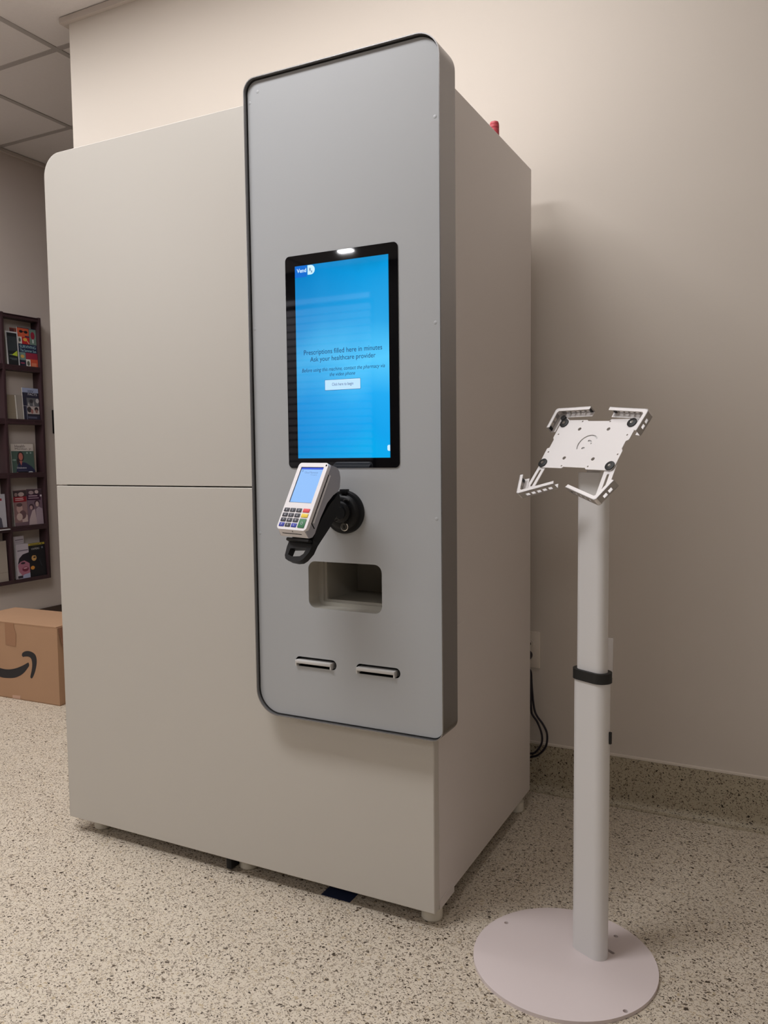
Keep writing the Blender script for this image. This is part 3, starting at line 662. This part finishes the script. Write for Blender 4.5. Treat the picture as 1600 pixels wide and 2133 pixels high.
MB('tape2').plate([(-.305, .003), (-.255, .003), (-.252, .020), (-.305, .017)], [], .0004, .0009, T=TBX).build('tape_strip', cbx)
# printed curved arrow
def bez(a, b_, c, n=16):
    return [((1 - t) ** 2 * a[0] + 2 * t * (1 - t) * b_[0] + t * t * c[0], (1 - t) ** 2 * a[1] + 2 * t * (1 - t) * b_[1] + t * t * c[1]) for t in [k / n for k in range(n + 1)]]
def swoosh(pix):
    return pix
X_ = -.0  # box-local x of the front right edge
low = [(-.640, .25), (-.560, .165), (-.47, .118), (-.39, .0985), (-.335, .097), (-.275, .107), (-.225, .133), (-.188, .170)]
upp = [(-.1865, .178), (-.190, .186), (-.198, .184), (-.235, .166), (-.285, .148), (-.340, .139), (-.40, .144), (-.47, .162), (-.55, .205), (-.60, .25)]
ar = MB('ink')
def sm2(pts): return [(p.x, p.y) for p in smooth([(x, y, 0) for x, y in pts], 5)]
ar.plate(sm2(low[1:]) + sm2(upp[:-1]), [], .0003, .0007, T=TBX)
head = sm2([(-.232, .2165), (-.226, .2300), (-.205, .2400), (-.180, .2420), (-.155, .2360), (-.140, .222), (-.1365, .195), (-.1450, .160), (-.1600, .128), (-.172, .1130), (-.180, .115), (-.181, .123), (-.172, .150), (-.166, .180), (-.170, .205), (-.185, .2150), (-.210, .2140), (-.224, .2100)])
ar.plate(head, [], .0003, .0007, T=TBX)
ar.build('printed_arrow', cbx)

# ------------------------------------------------------------------ magazine rack on the left wall
RX0, RX1 = XL, -3.565
rk = thing('magazine_rack', (XL, 1.52, .366), 'dark mahogany wall rack of open magazine pockets at the left edge', 'magazine rack')
ys = [1.935, 1.660, 1.385, 1.110]
for y in ys: MB('wood').box(RX0 + .0005, RX1, y - .018, y, .366, 2.043, bev=.0015).build('upright', rk)
zs = [.366 + .3345 * k for k in range(6)]
for z in zs:
    for i in range(3):
        MB('wood').box(RX0 + .0005, RX1 - .001, ys[i + 1] + .0002, ys[i] - .0182, z - (.0 if z < .4 else .009), z + (.018 if z < 2 else -.0) - (.009 if .4 < z < 2 else 0)).build('shelf', rk)
for i in range(3):
    MB('wood').box(RX0 + .002, RX1 - .001, ys[i + 1] + .0002, ys[i] - .0182, 2.015, 2.0335).build('top_board', rk)
    for z in zs[:5]:
        MB('wood').box(RX1 - .006, RX1 - .0012, ys[i + 1] + .0004, ys[i] - .0184, z + .010, z + .024).build('pocket_lip', rk)

cols = {}
def cm(rgb):
    k = 'print_%d_%d_%d' % rgb
    if k not in M: M[k] = mat(k, rgb, 0.5)
    return k
GROUP = 'leaflets and magazines in the wall rack'
def cover(name, label, cat, y0, y1, z0, z1, base, shapes, x=-3.583, thick=.004, lean=0.012, skew=0.0):
    """a printed cover facing +x; shapes: (rgb, polygon in 0..1) or (rgb, 'text', x0,x1,y0,y1)"""
    h = z1 - z0; wd = y1 - y0
    yv = Vector((0, 1, skew)).normalized(); zv = Vector((-lean, 0, h)).normalized(); xv = yv.cross(zv).normalized()
    T = frame((x, y0, z0), yv, zv, xv)
    t = thing(name, (x, (y0 + y1) / 2, z0), label, cat, GROUP)
    MB(cm((214, 208, 200))).box(0, wd, 0, h, -thick, 0, T=T).build('pages', t)
    MB(cm(base)).box(0.0, wd, 0.0, h, .0, .0004, T=T).build('cover', t)
    if shapes:
        ms = []; 
        for s in shapes:
            if s[0] not in ms: ms.append(s[0])
        pm = MB([cm(c) for c in ms])
        tm_ = None
        for k, s in enumerate(shapes):
            mi = ms.index(s[0]); zz = .0005 + .00006 * k
            if s[1] == 'text': 
                if tm_ is None: tm_ = MB([cm(c) for c in ms])
                add_text(tm_, s[2], T, s[3] * wd, s[4] * wd, s[5] * h, s[6] * h, mi, .0012)
            elif s[1] == 'oval': pm.plate(circ(s[2] * wd, s[3] * h, s[4] * wd, 18, s[5] * h), [], .0004, zz, mi, T)
            elif s[1] == 'rect': pm.plate([(s[2] * wd, s[4] * h), (s[3] * wd, s[4] * h), (s[3] * wd, s[5] * h), (s[2] * wd, s[5] * h)], [], .0004, zz, mi, T)
            else: pm.plate([(p[0] * wd, p[1] * h) for p in s[1]], [], .0004, zz, mi, T)
        if pm.v: pm.build('cover_print', t)
        if tm_: tm_.build('lettering', t)
    return t

Zr = [z + .0095 for z in zs]
K1 = (28, 32, 36)
cover('leaflet', 'narrow black leaflet with a white border and lime green triangle', 'leaflet', 1.684, 1.772, 1.716, 1.934, (196, 196, 200),
      [(K1, 'rect', .09, .91, .04, .96), ((52, 58, 62), 'rect', .13, .87, .45, .86), ((178, 196, 60), [(.38, .33), (.86, .31), (.86, .47)]), ((120, 140, 120), [(.16, .335), (.42, .325), (.40, .36)]), ((110, 120, 124), 'rect', .2, .8, .23, .245), ((110, 120, 124), 'rect', .35, .8, .20, .212)], x=-3.574)
cover('magazine', 'magazine cover of bright summer squares with a navy title band', 'magazine', 1.776, 1.9155, 1.7145, 1.970, (34, 44, 74),
      [((204, 92, 62), 'rect', .0, .62, .80, .985), ((204, 92, 62), 'rect', .0, .40, .75, .82), ((30, 28, 30), 'oval', .20, .90, .10, .034), ((30, 28, 30), 'oval', .46, .895, .10, .034), ((30, 28, 30), 'rect', .25, .42, .895, .91),
       ((112, 136, 126), 'rect', .64, 1.0, .60, .985), ((150, 38, 60), 'oval', .82, .83, .11, .095), ((220, 224, 222), 'rect', .79, .85, .645, .74),
       ((214, 208, 202), 'rect', .0, .22, .60, .77), ((74, 80, 74), 'oval', .11, .69, .055, .05), ((186, 40, 44), 'rect', .23, .63, .60, .77), ((222, 170, 76), 'oval', .40, .71, .11, .042), ((222, 190, 150), [(.48, .68), (.58, .61), (.61, .62), (.51, .69)]),
       ((120, 146, 140), 'rect', .02, .36, .20, .39), ((214, 172, 90), 'oval', .19, .29, .10, .042), ((150, 44, 66), 'rect', .38, 1.0, .20, .39), ((204, 84, 56), 'rect', .60, 1.0, .01, .24), ((222, 130, 96), 'rect', .66, .92, .06, .15),
       ((220, 214, 206), 'rect', .37, .60, .01, .23), ((92, 92, 80), 'oval', .485, .13, .075, .062), ((40, 44, 60), 'rect', .02, .35, .01, .19), ((158, 70, 96), 'rect', .07, .28, .11, .14),
       ((168, 206, 216), 'text', 'SURVIVING', .08, .94, .50, .57), ((168, 206, 216), 'text', 'The Summer Sun', .08, .94, .41, .475)], x=-3.583)
cover('leaflet', 'small reddish leaflet peeking up behind the summer magazine', 'leaflet', 1.735, 1.80, 1.7145, 1.962, (150, 86, 72), [((92, 48, 52), 'rect', .0, .5, .86, .98)], x=-3.600)
cover('booklet', 'dark booklet reading HIV FACTS with small photos of people', 'booklet', 1.792, 1.9135, 1.3865, 1.594, (44, 44, 62),
      [((150, 158, 186), 'rect', 0, 1, .86, 1), ((132, 130, 134), 'rect', .0, 1, .44, .455), ((96, 96, 100), 'rect', .24, .98, .46, .70), ((180, 176, 176), 'oval', .90, .62, .10, .07), ((60, 58, 62), 'oval', .52, .60, .12, .06), ((170, 166, 166), [(.28, .46), (.34, .57), (.42, .46)]), ((160, 156, 158), [(.6, .46), (.64, .62), (.7, .46)]),
       ((184, 172, 168), 'rect', .24, .98, .17, .44), ((52, 46, 48), 'oval', .36, .34, .13, .09), ((150, 100, 96), 'oval', .52, .29, .08, .07), ((46, 40, 44), 'oval', .80, .36, .12, .07), ((140, 104, 96), 'oval', .80, .30, .08, .06), ((40, 38, 50), 'rect', .24, .98, .165, .21), ((82, 84, 104), 'rect', .26, .8, .07, .13), ((120, 122, 140), 'rect', .19, .215, .0, .44),
       ((30, 30, 40), 'text', 'HIV', .36, .70, .872, .94), ((206, 204, 210), 'text', 'FACTS', .34, .90, .775, .845)], x=-3.580, skew=-.01)
cover('paper_stack', 'plain pale paper stack leaning left of the HIV booklet', 'paper', 1.752, 1.80, 1.3865, 1.545, (150, 142, 134), [], x=-3.590, thick=.012)
cover('leaflet_holder', 'plain beige leaflet standing in the pocket beside the HIV booklet', 'leaflet', 1.676, 1.748, 1.3865, 1.545, (150, 138, 120), [((138, 128, 112), 'rect', 0, 1, .30, .31)], x=-3.596)
cover('magazine', 'magazine titled Health Monitor jr. with a smiling woman on green', 'magazine', 1.6925, 1.857, 1.0485, 1.239, (72, 92, 84),
      [((196, 186, 178), 'rect', 0, 1, .765, 1), ((46, 38, 42), 'oval', .40, .58, .15, .17), ((52, 40, 44), 'oval', .33, .42, .12, .16), ((40, 42, 72), [(.14, .0), (.20, .25), (.36, .40), (.60, .38), (.86, .25), (1.0, .12), (1.0, 0)]), ((176, 104, 92), 'oval', .40, .58, .095, .125), ((170, 100, 90), [(.32, .44), (.46, .44), (.40, .28)]), ((60, 60, 84), 'rect', .24, .66, .09, .135), ((28, 28, 34), 'rect', .24, .66, .0, .09), ((186, 188, 190), 'oval', .80, .06, .10, .03), ((150, 96, 84), 'oval', .20, .03, .05, .04), ((128, 148, 138), 'oval', .10, .47, .09, .03), ((140, 156, 148), 'oval', .70, .70, .035, .03), ((140, 156, 148), 'oval', .86, .70, .035, .03),
       ((52, 34, 38), 'text', 'Health', .17, .62, .88, .97), ((52, 34, 38), 'text', 'Monitor. jr.', .17, .93, .785, .87), ((206, 204, 208), 'text', 'Diabetes', .20, .62, .185, .24)], x=-3.580)
cover('magazine', 'plain beige magazine edge showing behind the green cover', 'magazine', 1.80, 1.8775, 1.0485, 1.243, (158, 146, 134), [], x=-3.590)
FACE = (150, 118, 116)
cover('leaflet', 'pinkish photo leaflet with a red title band and a man holding a child', 'leaflet', 1.690, 1.789, .714, .948, (134, 104, 104),
      [((60, 48, 52), 'rect', 0, 1, .82, .985), ((172, 150, 146), 'oval', .60, .88, .22, .06), ((140, 116, 114), 'oval', .22, .88, .12, .05), ((132, 26, 38), 'rect', 0, .98, .68, .82), ((206, 176, 176), 'rect', .14, .74, .765, .785), ((206, 176, 176), 'rect', .14, .76, .72, .738), ((176, 144, 138), 'oval', .42, .50, .22, .12), ((84, 64, 66), 'oval', .42, .60, .22, .05), ((184, 160, 156), [(.5, .46), (.98, .3), (.98, .0), (.6, .0)]), ((100, 74, 78), 'oval', .62, .33, .26, .12), ((186, 162, 154), 'oval', .38, .28, .22, .10), ((112, 88, 96), 'rect', 0, 1, .0, .13)], x=-3.578, skew=.02)
cover('leaflet', 'mauve photo leaflet with a purple title band and a smiling couple', 'leaflet', 1.7915, 1.909, .7145, .953, (112, 90, 102),
      [((70, 54, 62), 'rect', 0, 1, .84, .985), ((160, 138, 142), 'oval', .30, .90, .16, .05), ((190, 168, 168), 'oval', .66, .92, .12, .05), ((58, 26, 52), 'rect', .0, .90, .70, .85), ((196, 170, 180), 'rect', .12, .70, .80, .822), ((196, 170, 180), 'rect', .10, .78, .745, .76), ((206, 196, 200), 'rect', .86, .98, .79, .84), ((66, 48, 56), 'oval', .26, .52, .16, .08), ((174, 140, 140), 'oval', .24, .50, .10, .055), ((70, 50, 58), 'oval', .64, .62, .18, .08), ((190, 164, 160), 'oval', .64, .59, .11, .07), ((160, 142, 152), [(.50, .0), (.55, .45), (.72, .52), (.96, .46), (.98, .0)]), ((180, 160, 162), [(.02, .0), (.10, .2), (.30, .42), (.48, .46), (.56, .0)])], x=-3.580, skew=-.02)
cover('leaflet', 'white notice with grey print standing behind the pale cap leaflet', 'leaflet', 1.692, 1.767, .386, .656, (186, 176, 182), [((128, 116, 126), 'rect', .14, .95, .90, .925), ((150, 138, 146), 'rect', .06, .9, .86, .868)], x=-3.592, skew=.03)
cover('leaflet', 'pale leaflet with a pink laughing face under a black cap', 'leaflet', 1.692, 1.784, .386, .606, (182, 172, 180),
      [((110, 100, 110), 'rect', .10, .96, .80, .83), ((30, 26, 34), [(.05, .42), (.2, .60), (.5, .70), (1, .74), (1, .42), (.6, .52), (.3, .50)]), ((164, 104, 122), [(.05, .40), (.3, .50), (.6, .52), (1, .42), (1, .16), (.72, .10), (.36, .10), (.12, .22)]), ((110, 40, 62), 'oval', .64, .27, .26, .07), ((196, 150, 160), 'oval', .64, .30, .17, .02), ((44, 30, 42), 'oval', .48, .45, .18, .03), ((160, 164, 190), [(.3, .0), (.5, .12), (.98, .14), (.98, .0)]), ((48, 40, 52), 'rect', .0, .4, .03, .10)], x=-3.574, skew=.02)
cover('booklet', 'black booklet with a yellow top strip and a shadowed orange face', 'booklet', 1.7865, 1.912, .386, .604, (24, 24, 28),
      [((176, 154, 56), 'rect', 0, 1, .93, .99), ((84, 80, 44), 'rect', .12, .70, .945, .965), ((90, 96, 50), 'oval', .82, .96, .06, .018), ((196, 152, 92), 'oval', .30, .56, .15, .085), ((26, 22, 22), 'oval', .33, .58, .08, .022), ((30, 26, 26), 'oval', .38, .66, .18, .03), ((204, 138, 58), 'oval', .18, .28, .12, .055), ((48, 50, 58), [(.60, .50), (.63, .50), (.76, .30), (.72, .30)]), ((70, 60, 40), 'rect', .25, .5, .875, .885),
       ((176, 172, 170), 'text', 'VAPERS', .16, .66, .80, .855), ((110, 112, 120), 'oval', .84, .84, .05, .03)], x=-3.578, skew=.015)
# left column, cut by the picture edge
cover('magazine', 'pinkish magazine cut by the picture edge in the top row', 'magazine', 1.47, 1.6385, 1.7145, 1.925, (120, 84, 92), [((176, 150, 156), 'oval', .84, .42, .14, .12), ((92, 60, 72), 'oval', .8, .8, .18, .1), ((170, 150, 158), [(.90, .06), (.97, .14), (.97, .26), (.94, .30), (.95, .2), (.92, .1)])], x=-3.580)
cover('magazine', 'pale magazine with a red title and dark suited figure, cut by the picture edge', 'magazine', 1.46, 1.634, .7145, .930, (172, 168, 174), [((140, 46, 56), 'rect', .50, .86, .81, .875), ((58, 50, 58), 'oval', .52, .56, .14, .16), ((150, 110, 104), 'oval', .48, .54, .09, .12), ((76, 72, 84), [(.2, .0), (.24, .3), (.4, .40), (.66, .40), (.80, .3), (.84, .0)])], x=-3.580)
cover('paper_stack', 'white magazine lying flat with its pages sticking out of the left pocket', 'paper', 1.45, 1.637, .7078, .7140, (196, 192, 196), [], x=-3.556, thick=.05, lean=0)
cover('leaflet', 'plain beige folder in the bottom left pocket', 'leaflet', 1.45, 1.628, .386, .64, (158, 146, 134), [((140, 130, 120), 'rect', .0, 1, .22, .235)], x=-3.580)

# the machine and what is fixed to it are scaled about the camera, so slightly forward, 1.5% smaller, on lengthened feet
for o in (vm, mt, tm, rd):
    q = o.location - vm_loc0
    o.scale = (0.985, 0.985, 0.985); o.location = Vector((-0.6038, 0.36795, 0.01725)) + q * 0.985
